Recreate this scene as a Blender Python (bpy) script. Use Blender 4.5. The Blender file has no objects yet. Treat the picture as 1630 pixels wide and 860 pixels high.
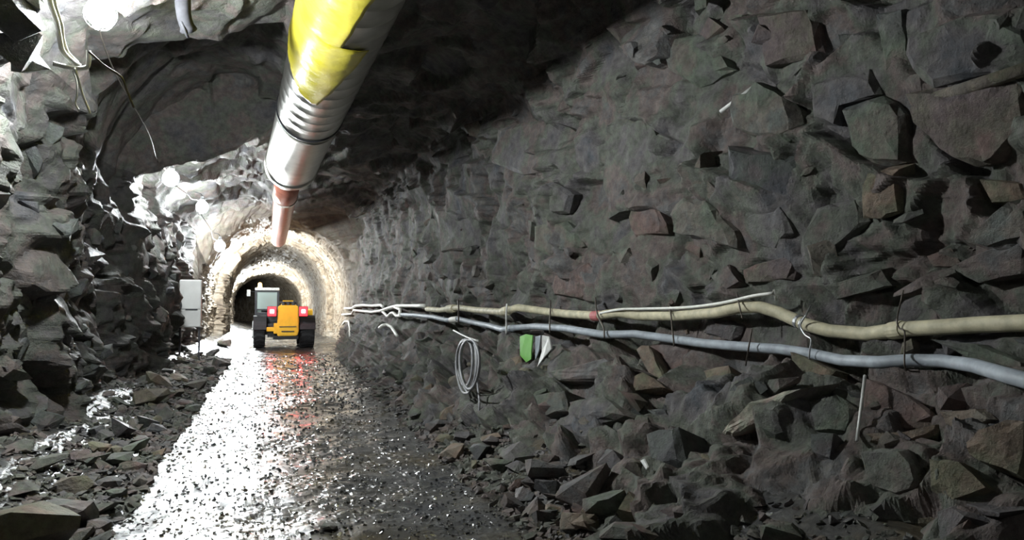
import bpy, bmesh, math, random
import numpy as np
from mathutils import Vector, Matrix, noise as mnoise
from mathutils.bvhtree import BVHTree

random.seed(7)
SC = bpy.context.scene
COL = SC.collection

# ------------------------------------------------------------------ camera
FPX, PW, PH = 1200.0, 1630.0, 860.0
YAW, PITCH = math.atan(390 / 1200.0), math.atan(57 / 1200.0)
CAMP = Vector((0.0, 0.0, 1.6))
cam_d = bpy.data.cameras.new('camera')
cam_d.sensor_fit = 'HORIZONTAL'
cam_d.sensor_width = 36.0
cam_d.lens = 36.0 * FPX / PW
cam_d.clip_start, cam_d.clip_end = 0.05, 400
cam = bpy.data.objects.new('camera', cam_d)
COL.objects.link(cam)
cam.location = CAMP
cam.rotation_euler = (math.pi / 2 + PITCH, 0, -YAW)
SC.camera = cam
CAMR = cam.rotation_euler.to_matrix()


def ray(px, py):
    d = CAMR @ Vector(((px - PW / 2) / FPX, -(py - PH / 2) / FPX, -1.0))
    return d.normalized()


# ------------------------------------------------------------------ world, exposure
w = bpy.data.worlds.new('mine_dark')
SC.world = w
w.use_nodes = True
w.node_tree.nodes['Background'].inputs[0].default_value = (0.4, 0.5, 0.6, 1)
w.node_tree.nodes['Background'].inputs[1].default_value = 0.0
SC.view_settings.view_transform = 'Standard'
SC.view_settings.look = 'None'
SC.view_settings.gamma = 1
SC.view_settings.use_curve_mapping = False
SC.view_settings.exposure = 0.75

# floodlight positions (lamp head) and power in W: they are built further down, each with its own light
def lamp_at(px, py, h):
    d = ray(px, py)
    p = CAMP + d * (h / d.z)
    return (p.x, p.y, p.z)


LAMPS = [  # x, y, z, watts, radius
    (*lamp_at(160, 22, 2.54), 780, 0.12),
    (*lamp_at(272, 284, 2.70), 430, 0.15),
    (*lamp_at(322, 330, 2.65), 260, 0.15),
    (*lamp_at(350, 392, 2.05), 420, 0.17),
    (-1.62, 36.3, 3.72, 2600, 0.20),
    (-1.70, 57.5, 3.55, 2600, 0.20),
    (-1.30, -3.5, 4.30, 70, 0.12),
]

# ------------------------------------------------------------------ numpy noise
def h2(ix, iy, seed):
    n = (ix.astype(np.int64) * 374761393 + iy.astype(np.int64) * 668265263 + seed * 974634777) & 0xFFFFFFFF
    n = ((n ^ (n >> 13)) * 1274126177) & 0xFFFFFFFF
    n = ((n ^ (n >> 16)) * 2246822519) & 0xFFFFFFFF
    n = n ^ (n >> 15)
    return (n & 0xFFFFFF) / float(0xFFFFFF)


def vnoise(u, v, seed):
    iu, iv = np.floor(u), np.floor(v)
    fu, fv = u - iu, v - iv
    fu = fu * fu * (3 - 2 * fu)
    fv = fv * fv * (3 - 2 * fv)
    a, b = h2(iu, iv, seed), h2(iu + 1, iv, seed)
    c, d = h2(iu, iv + 1, seed), h2(iu + 1, iv + 1, seed)
    return ((a * (1 - fu) + b * fu) * (1 - fv) + (c * (1 - fu) + d * fu) * fv) * 2 - 1


def fbm(u, v, seed, oct=4):
    r, a = 0, 1.0
    for k in range(oct):
        r = r + a * vnoise(u * 2 ** k, v * 2 ** k, seed + k)
        a *= 0.5
    return r


def facet(u, v, seed, tilt=1.0):
    """angular blocks: every Voronoi cell is a flat tilted plane; returns height and border distance"""
    iu, iv = np.floor(u), np.floor(v)
    best = np.full(u.shape, 9.0)
    sec = np.full(u.shape, 9.0)
    val = np.zeros(u.shape)
    for dx in (-1, 0, 1):
        for dy in (-1, 0, 1):
            cx, cy = iu + dx, iv + dy
            sx = cx + 0.08 + 0.84 * h2(cx, cy, seed)
            sy = cy + 0.08 + 0.84 * h2(cx, cy, seed + 1)
            du, dv = u - sx, v - sy
            d = du * du + dv * dv
            gx = h2(cx, cy, seed + 2) * 2 - 1
            gy = h2(cx, cy, seed + 3) * 2 - 1
            of = h2(cx, cy, seed + 4) * 2 - 1
            nv = of * 0.7 + tilt * (gx * du + gy * dv)
            m = d < best
            sec = np.where(m, best, np.minimum(sec, d))
            val = np.where(m, nv, val)
            best = np.where(m, d, best)
    return val, np.sqrt(sec) - np.sqrt(best)


# ------------------------------------------------------------------ materials
def new_mat(name):
    m = bpy.data.materials.new(name)
    m.use_nodes = True
    nt = m.node_tree
    return m, nt, nt.nodes['Principled BSDF']


def ramp(nt, stops):
    r = nt.nodes.new('ShaderNodeValToRGB')
    while len(r.color_ramp.elements) < len(stops):
        r.color_ramp.elements.new(0.5)
    for e, (p, c) in zip(r.color_ramp.elements, stops):
        e.position = p
        e.color = (*c, 1)
    return r


def tex_noise(nt, vec, scale, detail=4, rough=0.55):
    n = nt.nodes.new('ShaderNodeTexNoise')
    n.inputs['Scale'].default_value = scale
    n.inputs['Detail'].default_value = detail
    n.inputs['Roughness'].default_value = rough
    nt.links.new(vec, n.inputs['Vector'])
    return n


def mixc(nt, fac, a, b, mode='MIX'):
    n = nt.nodes.new('ShaderNodeMix')
    n.data_type = 'RGBA'
    n.blend_type = mode
    if isinstance(fac, float):
        n.inputs[0].default_value = fac
    else:
        nt.links.new(fac, n.inputs[0])
    for s, i in ((a, 6), (b, 7)):
        if isinstance(s, tuple):
            n.inputs[i].default_value = (*s, 1)
        else:
            nt.links.new(s, n.inputs[i])
    return n.outputs[2]


def rock_mat(name, stops, mult=1.0, rough=(0.55, 0.9), bump=0.9, scale=1.0, shotcrete=False, spec=0.4):
    m, nt, p = new_mat(name)
    geo = nt.nodes.new('ShaderNodeNewGeometry')
    pos = geo.outputs['Position']
    n1 = tex_noise(nt, pos, 1.3 * scale, 5, 0.6)
    r1 = ramp(nt, stops)
    nt.links.new(n1.outputs['Fac'], r1.inputs[0])
    n2 = tex_noise(nt, pos, 9 * scale, 5, 0.7)
    r2 = ramp(nt, [(0.26, (0.50,) * 3), (0.5, (1.0,) * 3), (0.76, (1.55,) * 3)])
    nt.links.new(n2.outputs['Fac'], r2.inputs[0])
    c = mixc(nt, 1.0, r1.outputs[0], r2.outputs[0], 'MULTIPLY')
    if shotcrete:   # sprayed, dusty tan lining further down the drift
        sep = nt.nodes.new('ShaderNodeSeparateXYZ')
        nt.links.new(pos, sep.inputs[0])
        mr = nt.nodes.new('ShaderNodeMapRange')
        mr.inputs[1].default_value, mr.inputs[2].default_value = 27.0, 32.0
        nt.links.new(sep.outputs['Y'], mr.inputs[0])
        n4 = tex_noise(nt, pos, 2.2, 4, 0.6)
        r4 = ramp(nt, [(0.36, (0.12, 0.09, 0.065)), (0.5, (0.26, 0.21, 0.15)), (0.66, (0.34, 0.31, 0.26))])
        nt.links.new(n4.outputs['Fac'], r4.inputs[0])
        c = mixc(nt, mr.outputs[0], c, r4.outputs[0])
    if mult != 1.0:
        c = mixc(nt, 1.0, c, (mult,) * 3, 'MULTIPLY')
    nt.links.new(c, p.inputs['Base Color'])
    n3 = tex_noise(nt, pos, 3.0 * scale, 3, 0.5)
    mr = nt.nodes.new('ShaderNodeMapRange')
    mr.inputs[1].default_value, mr.inputs[2].default_value = 0.35, 0.65
    mr.inputs[3].default_value, mr.inputs[4].default_value = rough
    nt.links.new(n3.outputs['Fac'], mr.inputs[0])
    nt.links.new(mr.outputs[0], p.inputs['Roughness'])
    p.inputs['Specular IOR Level'].default_value = spec
    b = nt.nodes.new('ShaderNodeBump')
    b.inputs['Strength'].default_value = bump
    b.inputs['Distance'].default_value = 0.035
    n5 = tex_noise(nt, pos, 26 * scale, 6, 0.7)
    nt.links.new(n5.outputs['Fac'], b.inputs['Height'])
    nt.links.new(b.outputs[0], p.inputs['Normal'])
    return m


GREY_STOPS = [(0.30, (0.085, 0.095, 0.11)), (0.40, (0.13, 0.125, 0.13)), (0.48, (0.12, 0.135, 0.115)),
              (0.55, (0.15, 0.125, 0.12)), (0.63, (0.125, 0.13, 0.135)), (0.74, (0.19, 0.18, 0.165))]
GREY_STOPS = [(p_, tuple(a * k_ for a, k_ in zip(c_, (0.90, 0.86, 0.82)))) for p_, c_ in GREY_STOPS]
M = {}
M['rock'] = rock_mat('layered_grey_rock', GREY_STOPS, 1.0, (0.72, 0.95), shotcrete=True, spec=0.25)
M['rock_left'] = rock_mat('shaded_wet_rock', GREY_STOPS, 0.52, (0.34, 0.85), 0.9, shotcrete=True)  # wet wall rock, its colour darkened to carry the left side's shade
M['rock_ceiling'] = rock_mat('ceiling_rock', GREY_STOPS, 1.0, shotcrete=True)
def tint(c):
    return [(p_, tuple(a * b for a, b in zip(col, c))) for p_, col in GREY_STOPS]


M['stone_grey'] = rock_mat('grey_stone', tint((1.0, 1.0, 1.0)), 1.0, (0.65, 0.92), spec=0.3)
M['stone_tan'] = rock_mat('tan_stone', tint((1.30, 1.18, 0.95)), 1.0, (0.6, 0.9))
M['stone_red'] = rock_mat('reddish_stone', tint((1.08, 0.92, 0.89)), 1.0, (0.65, 0.92), spec=0.3)
M['stone_green'] = rock_mat('greenish_stone', tint((0.97, 1.06, 0.98)), 1.0, (0.65, 0.92), spec=0.3)
M['stone_pale'] = rock_mat('pale_stone', tint((2.5, 2.4, 2.25)), 1.0, (0.6, 0.9))
M['stone_dark'] = rock_mat('dark_stone', tint((0.6, 0.63, 0.68)), 1.0, (0.35, 0.7))


def plain(name, col, rough=0.5, metal=0.0, var=0.25, scale=14.0, emit=None, estr=0.0, bump=0.0, spec=0.5):
    m, nt, p = new_mat(name)
    tc = nt.nodes.new('ShaderNodeTexCoord')
    n = tex_noise(nt, tc.outputs['Object'], scale, 4, 0.6)
    r = ramp(nt, [(0.3, tuple(c * (1 - var) for c in col)), (0.7, tuple(min(1, c * (1 + var)) for c in col))])
    nt.links.new(n.outputs['Fac'], r.inputs[0])
    nt.links.new(r.outputs[0], p.inputs['Base Color'])
    p.inputs['Roughness'].default_value = rough
    p.inputs['Metallic'].default_value = metal
    p.inputs['Specular IOR Level'].default_value = spec
    if emit:
        p.inputs['Emission Color'].default_value = (*emit, 1)
        p.inputs['Emission Strength'].default_value = estr
    if bump:
        b = nt.nodes.new('ShaderNodeBump')
        b.inputs['Strength'].default_value = bump
        b.inputs['Distance'].default_value = 0.01
        nt.links.new(n.outputs['Fac'], b.inputs['Height'])
        nt.links.new(b.outputs[0], p.inputs['Normal'])
    return m


M['hose_cream'] = plain('dusty_cream_hose', (0.46, 0.42, 0.29), 0.65, 0, 0.3, 9, bump=0.2)
M['hose_grey'] = plain('blue_grey_hose', (0.30, 0.33, 0.36), 0.55, 0, 0.25, 9, bump=0.2)
M['cable_white'] = plain('white_cable', (0.75, 0.74, 0.68), 0.5, 0, 0.1)
M['cable_grey'] = plain('grey_cable', (0.26, 0.26, 0.27), 0.5, 0, 0.2)
M['wire_dark'] = plain('rusty_wire', (0.10, 0.085, 0.07), 0.55, 0.6, 0.3)
M['wire_pale'] = plain('pale_wire', (0.55, 0.55, 0.52), 0.5, 0.3, 0.2)
M['galv'] = plain('galvanised_clamp', (0.55, 0.56, 0.57), 0.35, 0.9, 0.15)
M['red_tape'] = plain('red_tape', (0.42, 0.13, 0.13), 0.6)
M['green_tag'] = plain('green_tag', (0.13, 0.36, 0.06), 0.6, 0, 0.1)
M['white_board'] = plain('white_cabinet', (0.62, 0.62, 0.60), 0.5, 0, 0.08, 3)
M['black'] = plain('black_rubber', (0.018, 0.018, 0.02), 0.75)
M['yellow'] = plain('yellow_paint', (0.85, 0.47, 0.02), 0.4, 0, 0.1, 4)
M['dark_metal'] = plain('dark_metal', (0.05, 0.05, 0.055), 0.5, 0.4)
M['rim'] = plain('rim_grey', (0.35, 0.34, 0.32), 0.5, 0.3)
M['lens_red'] = plain('red_tail_lens', (0.6, 0.02, 0.02), 0.3, 0, 0.05, emit=(1.0, 0.02, 0.03), estr=3.0)
M['lens_core'] = plain('tail_bulb', (0.9, 0.3, 0.3), 0.3, 0, 0.05, emit=(1.0, 0.30, 0.28), estr=8)
M['beacon'] = plain('amber_beacon', (0.9, 0.45, 0.05), 0.3, 0, 0.05, emit=(1.0, 0.62, 0.2), estr=5)
M['white_trim'] = plain('white_trim', (0.7, 0.7, 0.68), 0.5)
M['lamp_off'] = plain('flood_glass', (0.9, 0.95, 1.0), 0.3, 0, 0.0, emit=(0.93, 0.98, 1.0), estr=260)
M['lamp_body'] = plain('lamp_housing', (0.30, 0.31, 0.32), 0.5, 0.5)
m, nt, p = new_mat('cab_glass')
p.inputs['Base Color'].default_value = (0.55, 0.65, 0.62, 1)
p.inputs['Roughness'].default_value = 0.08
p.inputs['Alpha'].default_value = 0.45
M['glass'] = m


def duct_metal():
    m, nt, p = new_mat('galvanised_duct')
    tc = nt.nodes.new('ShaderNodeTexCoord')
    mp = nt.nodes.new('ShaderNodeMapping')
    mp.inputs['Scale'].default_value = (3, 60, 3)
    nt.links.new(tc.outputs['Object'], mp.inputs[0])
    n = tex_noise(nt, mp.outputs[0], 1.0, 3, 0.6)
    n2 = tex_noise(nt, tc.outputs['Object'], 2.5, 4, 0.6)
    r = ramp(nt, [(0.3, (0.34, 0.33, 0.29)), (0.7, (0.52, 0.51, 0.47))])
    nt.links.new(n2.outputs['Fac'], r.inputs[0])
    nt.links.new(r.outputs[0], p.inputs['Base Color'])
    p.inputs['Metallic'].default_value = 0.9
    p.inputs['Roughness'].default_value = 0.36
    b = nt.nodes.new('ShaderNodeBump')
    b.inputs['Strength'].default_value = 0.35
    b.inputs['Distance'].default_value = 0.015
    nt.links.new(n.outputs['Fac'], b.inputs['Height'])
    nt.links.new(b.outputs[0], p.inputs['Normal'])
    return m


M['duct'] = duct_metal()
M['duct_red'] = plain('red_brown_duct', (0.42, 0.16, 0.11), 0.4, 0.3, 0.2, 4)


def fabric_yellow():
    m, nt, p = new_mat('yellow_sleeve')
    tc = nt.nodes.new('ShaderNodeTexCoord')
    n = tex_noise(nt, tc.outputs['Object'], 3.0, 4, 0.6)
    r = ramp(nt, [(0.3, (0.42, 0.36, 0.02)), (0.7, (0.62, 0.54, 0.06))])
    nt.links.new(n.outputs['Fac'], r.inputs[0])
    nt.links.new(r.outputs[0], p.inputs['Base Color'])
    p.inputs['Roughness'].default_value = 0.32
    b = nt.nodes.new('ShaderNodeBump')
    b.inputs['Strength'].default_value = 0.4
    b.inputs['Distance'].default_value = 0.03
    n2 = tex_noise(nt, tc.outputs['Object'], 5.0, 3, 0.5)
    nt.links.new(n2.outputs['Fac'], b.inputs['Height'])
    nt.links.new(b.outputs[0], p.inputs['Normal'])
    return m


M['sleeve'] = fabric_yellow()


def road_mat():
    m, nt, p = new_mat('wet_gravel_road')
    geo = nt.nodes.new('ShaderNodeNewGeometry')
    pos = geo.outputs['Position']
    n1 = tex_noise(nt, pos, 1.1, 5, 0.6)
    r1 = ramp(nt, [(0.3, (0.028, 0.030, 0.034)), (0.5, (0.050, 0.048, 0.044)), (0.62, (0.075, 0.062, 0.042)), (0.75, (0.06, 0.06, 0.06))])
    nt.links.new(n1.outputs['Fac'], r1.inputs[0])
    n2 = tex_noise(nt, pos, 30, 5, 0.75)
    r2 = ramp(nt, [(0.3, (0.5,) * 3), (0.7, (1.6,) * 3)])
    nt.links.new(n2.outputs['Fac'], r2.inputs[0])
    nt.links.new(mixc(nt, 1.0, r1.outputs[0], r2.outputs[0], 'MULTIPLY'), p.inputs['Base Color'])
    n3 = tex_noise(nt, pos, 2.0, 4, 0.6)
    mr = nt.nodes.new('ShaderNodeMapRange')
    mr.inputs[1].default_value, mr.inputs[2].default_value = 0.38, 0.62
    mr.inputs[3].default_value, mr.inputs[4].default_value = 0.20, 0.36
    nt.links.new(n3.outputs['Fac'], mr.inputs[0])
    nt.links.new(mr.outputs[0], p.inputs['Roughness'])
    p.inputs['Specular IOR Level'].default_value = 0.9
    sx = nt.nodes.new('ShaderNodeSeparateXYZ')           # water film on the trafficked road, none on the banks
    nt.links.new(pos, sx.inputs[0])
    ab = nt.nodes.new('ShaderNodeMath')
    ab.operation = 'SUBTRACT'
    ab.inputs[1].default_value = 0.35
    nt.links.new(sx.outputs['X'], ab.inputs[0])
    ab2 = nt.nodes.new('ShaderNodeMath')
    ab2.operation = 'ABSOLUTE'
    nt.links.new(ab.outputs[0], ab2.inputs[0])
    wr = nt.nodes.new('ShaderNodeMapRange')
    wr.inputs[1].default_value, wr.inputs[2].default_value = 1.25, 1.75
    wr.inputs[3].default_value, wr.inputs[4].default_value = 1.0, 0.12
    nt.links.new(ab2.outputs[0], wr.inputs[0])
    nt.links.new(wr.outputs[0], p.inputs['Coat Weight'])
    p.inputs['Coat Roughness'].default_value = 0.17
    p.inputs['Coat IOR'].default_value = 1.4
    b = nt.nodes.new('ShaderNodeBump')
    b.inputs['Strength'].default_value = 0.4
    b.inputs['Distance'].default_value = 0.02
    n4 = tex_noise(nt, pos, 18, 5, 0.65)
    nt.links.new(n4.outputs['Fac'], b.inputs['Height'])
    nt.links.new(b.outputs[0], p.inputs['Normal'])
    return m


M['road'] = road_mat()

# ------------------------------------------------------------------ object helpers
def link(name, mesh, mat=None, parent=None, loc=None):
    o = bpy.data.objects.new(name, mesh)
    COL.objects.link(o)
    if mat is not None and not mesh.materials:
        mesh.materials.append(mat)
    if parent is not None:
        o.parent = parent
    if loc is not None:
        o.location = loc
    return o


def from_bm(name, bm, mat, parent=None, loc=None, smooth=False):
    bmesh.ops.recalc_face_normals(bm, faces=bm.faces)
    me = bpy.data.meshes.new(name)
    bm.to_mesh(me)
    bm.free()
    me.polygons.foreach_set('use_smooth', [bool(smooth)] * len(me.polygons))
    return link(name, me, mat, parent, loc)


def tag(o, label, cat, group=None):
    o['label'] = label
    o['category'] = cat
    if group:
        o['group'] = group
    return o


def thing(name, label, cat, loc=(0, 0, 0), group=None, rot=(0, 0, 0)):
    o = bpy.data.objects.new(name, None)
    o.empty_display_size = 0.2
    COL.objects.link(o)
    o.location = loc
    o.rotation_euler = rot
    return tag(o, label, cat, group)


def grid_mesh(name, V, mat, cyclic=False):
    """V: (rows, cols, 3) array -> quad grid"""
    R, C = V.shape[:2]
    me = bpy.data.meshes.new(name)
    idx = np.arange(R * C).reshape(R, C)
    q = np.stack([idx[:-1, :-1], idx[:-1, 1:], idx[1:, 1:], idx[1:, :-1]], -1).reshape(-1, 4)
    me.vertices.add(R * C)
    me.vertices.foreach_set('co', V.reshape(-1).astype(np.float32))
    me.loops.add(q.size)
    me.loops.foreach_set('vertex_index', q.reshape(-1).astype(np.int32))
    me.polygons.add(len(q))
    me.polygons.foreach_set('loop_start', np.arange(0, q.size, 4, dtype=np.int32))
    me.polygons.foreach_set('loop_total', np.full(len(q), 4, dtype=np.int32))
    me.update(calc_edges=True)
    me.validate()
    me.shade_flat()
    me.materials.append(mat)
    return me, q


def box(bm, x0, x1, y0, y1, z0, z1, bevel=0.0, taper=None):
    vs = [bm.verts.new((x, y, z)) for z in (z0, z1) for (x, y) in ((x0, y0), (x1, y0), (x1, y1), (x0, y1))]
    fs = [(3, 2, 1, 0), (4, 5, 6, 7), (0, 1, 5, 4), (1, 2, 6, 5), (2, 3, 7, 6), (3, 0, 4, 7)]
    faces = [bm.faces.new([vs[i] for i in f]) for f in fs]
    if bevel:
        es = list({e for f in faces for e in f.edges})
        bmesh.ops.bevel(bm, geom=es, offset=bevel, segments=2, affect='EDGES', profile=0.7)
    return vs


def prism(bm, pts, axis, a, b):
    """extrude a 2D outline along x ('x': pts=(y,z)), y (pts=(x,z)) or z (pts=(x,y))"""
    def mk(p, t):
        return {'x': (t, p[0], p[1]), 'y': (p[0], t, p[1]), 'z': (p[0], p[1], t)}[axis]
    A = [bm.verts.new(mk(p, a)) for p in pts]
    B = [bm.verts.new(mk(p, b)) for p in pts]
    bm.faces.new(A)
    bm.faces.new(B[::-1])
    for i in range(len(pts)):
        j = (i + 1) % len(pts)
        bm.faces.new((A[j], A[i], B[i], B[j]))


def tube(bm, pts, r, seg=8, caps=True):
    """tube through points; r is a number or one radius per point"""
    pts = [Vector(p) for p in pts]
    n = len(pts)
    rr = r if isinstance(r, (list, tuple)) else [r] * n
    rings, up = [], None
    for i in range(n):
        t = (pts[min(i + 1, n - 1)] - pts[max(i - 1, 0)])
        t = t.normalized() if t.length > 1e-9 else Vector((0, 1, 0))
        if up is None:
            up = t.orthogonal().normalized()
        up = (up - t * up.dot(t))
        up = up.normalized() if up.length > 1e-6 else t.orthogonal().normalized()
        s = t.cross(up)
        rings.append([bm.verts.new(pts[i] + (up * math.cos(k * 2 * math.pi / seg) + s * math.sin(k * 2 * math.pi / seg)) * rr[i]) for k in range(seg)])
    for a, b in zip(rings[:-1], rings[1:]):
        for k in range(seg):
            bm.faces.new((a[k], a[(k + 1) % seg], b[(k + 1) % seg], b[k]))
    if caps:
        bm.faces.new(rings[0][::-1])
        bm.faces.new(rings[-1])


def catmull(P, per=6):
    P = [Vector(p) for p in P]
    Q = [P[0] * 2 - P[1]] + P + [P[-1] * 2 - P[-2]]
    out = []
    for i in range(1, len(Q) - 2):
        a, b, c, d = Q[i - 1], Q[i], Q[i + 1], Q[i + 2]
        for k in range(per):
            t = k / per
            out.append(0.5 * ((2 * b) + (c - a) * t + (2 * a - 5 * b + 4 * c - d) * t * t + (3 * b - a - 3 * c + d) * t ** 3))
    out.append(P[-1])
    return out


# ------------------------------------------------------------------ the drift: one profile, swept along Y, split into walls and ceiling
BASE = np.array([(1.95, -.35), (2.55, .35), (3.12, .90), (3.72, 1.45), (3.72, 2.1), (3.82, 3.1), (3.85, 4.2), (3.55, 5.2),
                 (2.5, 5.85), (1.0, 5.85), (-.5, 5.05), (-1.6, 4.70), (-2.35, 4.2), (-2.62, 2.9), (-2.6, 1.7), (-2.6, .7), (-2.45, -.35)])
NRIGHT, NCEIL = 7, 12       # control points where the ceiling starts and ends


def arch(cx, hw, top, spring=1.9):
    pts = [(cx + hw, -.35), (cx + hw, .3), (cx + hw, .9), (cx + hw, 1.45)]
    n = 10
    for k in range(n):
        a = math.pi * (k + .35) / (n - .3)
        pts.append((cx + hw * math.cos(a), spring + (top - spring) * math.sin(a)))
    pts += [(cx - hw, 1.5), (cx - hw, .7), (cx - hw, -.35)]
    return np.array(pts)


def prof(Y):
    p = BASE.copy()
    fl = np.interp(Y, [2, 5, 9, 15, 28], [0.62, 0.42, 0.0, -0.38, -0.62])
    wgt = np.array([-.25, .1, .6, 1, 1, 1, 1, .9, .5] + [0] * 8)
    p[:, 0] += fl * wgt
    # pocket in roof and left shoulder, then a lower lip
    pk = np.interp(Y, [10.3, 10.9, 15.6, 16.0], [0, 1, 1, 0])
    lo = np.interp(Y, [15.7, 16.1, 29], [0, 1, 1])
    p[9:12, 1] += np.array([.1, .95, .85]) * pk
    p[11:14, 0] -= np.array([.2, .45, .2]) * pk
    p[10:13, 1] -= np.array([-.18, .0, .0]) * lo
    p[8:10, 1] += np.interp(Y, [3, 6], [.3, 0])
    p[9:13, 0] += np.array([-.3, .0, .0, -.1]) * lo
    p[13:15, 0] += np.array([.12, .1]) * lo
    p[11:13, 1] += np.array([.15, .12]) * lo
    p[12, 0] -= .15 * lo
    hug = np.interp(Y, [7, 10.5, 16.5, 17.5], [0, .45, .62, .80])      # roof comes down close over the duct
    p[8:10, 1] -= hug
    p[7, 1] -= .5 * hug
    rg = math.exp(-((Y - 16.15) / .28) ** 2)                              # the lip itself hangs lowest
    p[10:13, 1] -= np.array([.20, .36, .22]) * rg
    p[12, 0] += .18 * rg
    k1 = math.exp(-((Y - 7.7) / 0.9) ** 2)
    p[11, 1] -= .10 * k1
    p[12, 0] += .16 * k1
    # buttresses of the left wall
    b1 = math.exp(-((Y - 10.1) / 1.15) ** 2)
    b2 = math.exp(-((Y - 18.0) / 1.2) ** 2)
    b0 = math.exp(-((Y - 7.6) / 0.8) ** 2)
    p[13:17, 0] += np.array([.28, .50, .42, .30]) * b1 + np.array([.25, .45, .45, .35]) * b2 + np.array([.42, .10, -.25, -.15]) * b0
    p[11:14, 0] -= np.array([.40, 1.25, 1.0]) * np.interp(Y, [6.5, 7.6], [1, 0])
    a1 = arch(.36, 2.78, 4.95)
    a2 = arch(.46, 2.42, 4.78)
    a3 = arch(.20, 2.70, 4.65)
    a4 = arch(.05, 2.55, 4.05)
    t = np.interp(Y, [28.2, 29.6], [0, 1])
    p = p * (1 - t) + a1 * t
    t = np.interp(Y, [39.0, 39.35], [0, 1])
    p = p * (1 - t) + a2 * t
    t = np.interp(Y, [45, 52], [0, 1])
    p = p * (1 - t) + a3 * t
    t = np.interp(Y, [60.0, 60.4], [0, 1])
    p = p * (1 - t) + a4 * t
    # the drift bends to the left far ahead
    p[:, 0] -= max(0, Y - 64) ** 2 * 0.012
    return p


ys = [-7.0]
while ys[-1] < 95:
    y = ys[-1]
    st = 0.12 if y < 1.2 else max(0.016, 0.0060 * y) if y < 28 else 0.14 if y < 62 else 0.4
    if 38.8 < y < 39.5 or 59.8 < y < 60.6:
        st = 0.06
    ys.append(y + st)
ys = np.array(ys)


def cr_matrix(K, seg_counts):
    """Catmull-Rom weights from K control points to rows"""
    W = []
    for i in range(K - 1):
        n = seg_counts[i]
        for k in range(n + (1 if i == K - 2 else 0)):
            t = k / n
            w4 = 0.5 * np.array([-t + 2 * t * t - t ** 3, 2 - 5 * t * t + 3 * t ** 3, t + 4 * t * t - 3 * t ** 3, -t * t + t ** 3])
            row = np.zeros(K)
            for o, wv in zip((-1, 0, 1, 2), w4):
                row[min(max(i + o, 0), K - 1)] += wv
            W.append(row)
    return np.array(W)


K = len(BASE)
seglen = np.linalg.norm(np.diff(BASE, axis=0), axis=1)
res = [0.020] * NRIGHT + [0.042] * (NCEIL - NRIGHT) + [0.026] * (K - 1 - NCEIL)
cnt = [max(2, int(round(l / r))) for l, r in zip(seglen, res)]
W = cr_matrix(K, cnt)
rb = [sum(cnt[:NRIGHT]), sum(cnt[:NCEIL])]
base2 = W @ BASE
s_ref = np.concatenate([[0], np.cumsum(np.linalg.norm(np.diff(base2, axis=0), axis=1))])
PR = np.stack([W @ prof(y) for y in ys], 1)            # rows, cols, 2
R, C = PR.shape[:2]
V = np.empty((R, C, 3))
V[..., 0] = PR[..., 0]
V[..., 1] = ys[None, :]
V[..., 2] = PR[..., 1]
# inward normals of the profile (in the cross-section plane, smoothed)
dp = np.gradient(PR, axis=0)
N = np.stack([-dp[..., 1], dp[..., 0]], -1)
N /= np.linalg.norm(N, axis=-1, keepdims=True) + 1e-9
S, YY = np.meshgrid(s_ref, ys, indexing='ij')
Z = V[..., 2]
wu = YY + 0.16 * fbm(YY * 1.1, S * 1.1, 11, 3)
wv = S + 0.13 * fbm(YY * 1.1 + 40, S * 1.1, 21, 3)
ru, rv = wu * 0.90 + wv * 0.43, -wu * 0.43 + wv * 0.90      # bedding dips
f1, e1 = facet(ru / 1.25, rv / 0.80, 101, 1.7)
f2, e2 = facet(ru / 0.55 + 7, rv / 0.36, 201, 1.7)
f3, e3 = facet(wu / 0.20 + 3, wv / 0.13, 301, 1.3)
f4, e4 = facet(wu / 0.085 + 3, wv / 0.055, 401, 1.2)
right = np.clip((rb[0] + 20 - np.arange(R)[:, None]) / 40, 0, 1) * np.ones_like(S)
left = np.clip((np.arange(R)[:, None] - rb[1] + 20) / 40, 0, 1) * np.ones_like(S)
low = np.clip((1.35 - Z) / 0.5, 0, 1)
far = np.interp(YY, [26, 33], [1, 0.35]) * (1 - 0.42 * right * np.clip((YY - 13) / 7, 0, 1))
A1 = (0.17 + 0.05 * left) * far
rag = np.clip(0.45 + 1.1 * fbm(YY / 0.9, S / 0.8, 91, 2), 0.06, 1)     # some panels stay smooth, some are shattered
A2 = (0.085 + 0.03 * low + 0.05 * left + 0.03 * right) * far * (0.5 + 0.5 * np.maximum(rag, low))
A3 = (0.046 + 0.018 * low + 0.02 * left) * np.maximum(rag, 0.8 * low)
D = A1 * f1 + A2 * f2 + A3 * f3 + 0.018 * f4 * np.maximum(rag, low)
D += (0.12 + 0.02 * left) * fbm(YY / 2.6, S / 2.2, 51, 3) * far
D += 0.009 * fbm(YY / 0.11, S / 0.11, 71, 3)
D -= 0.05 * np.clip(1 - e1 / 0.05, 0, 1) * far                # open joints between the big blocks
D -= 0.03 * np.clip(1 - e2 / 0.07, 0, 1) * far
# a recess behind and under the hoses on the right wall
D -= 0.13 * right * np.exp(-((Z - 1.22) / 0.16) ** 2) * (0.6 + 0.6 * vnoise(YY / 0.8, S * 0, 5)) * np.interp(YY, [10, 16], [1, 0.3])
for ax in (0, 1):                                             # take the saw teeth off the steps
    D = 0.5 * D + 0.25 * (np.roll(D, 1, ax) + np.roll(D, -1, ax))
V[..., 0] += N[..., 0] * D
V[..., 2] += N[..., 1] * D


def part_grid(name, r0, r1, mat):
    me, q = grid_mesh(name, V[r0:r1 + 1], mat)
    o = link(name, me)
    o['kind'] = 'structure'
    return o, q


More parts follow.
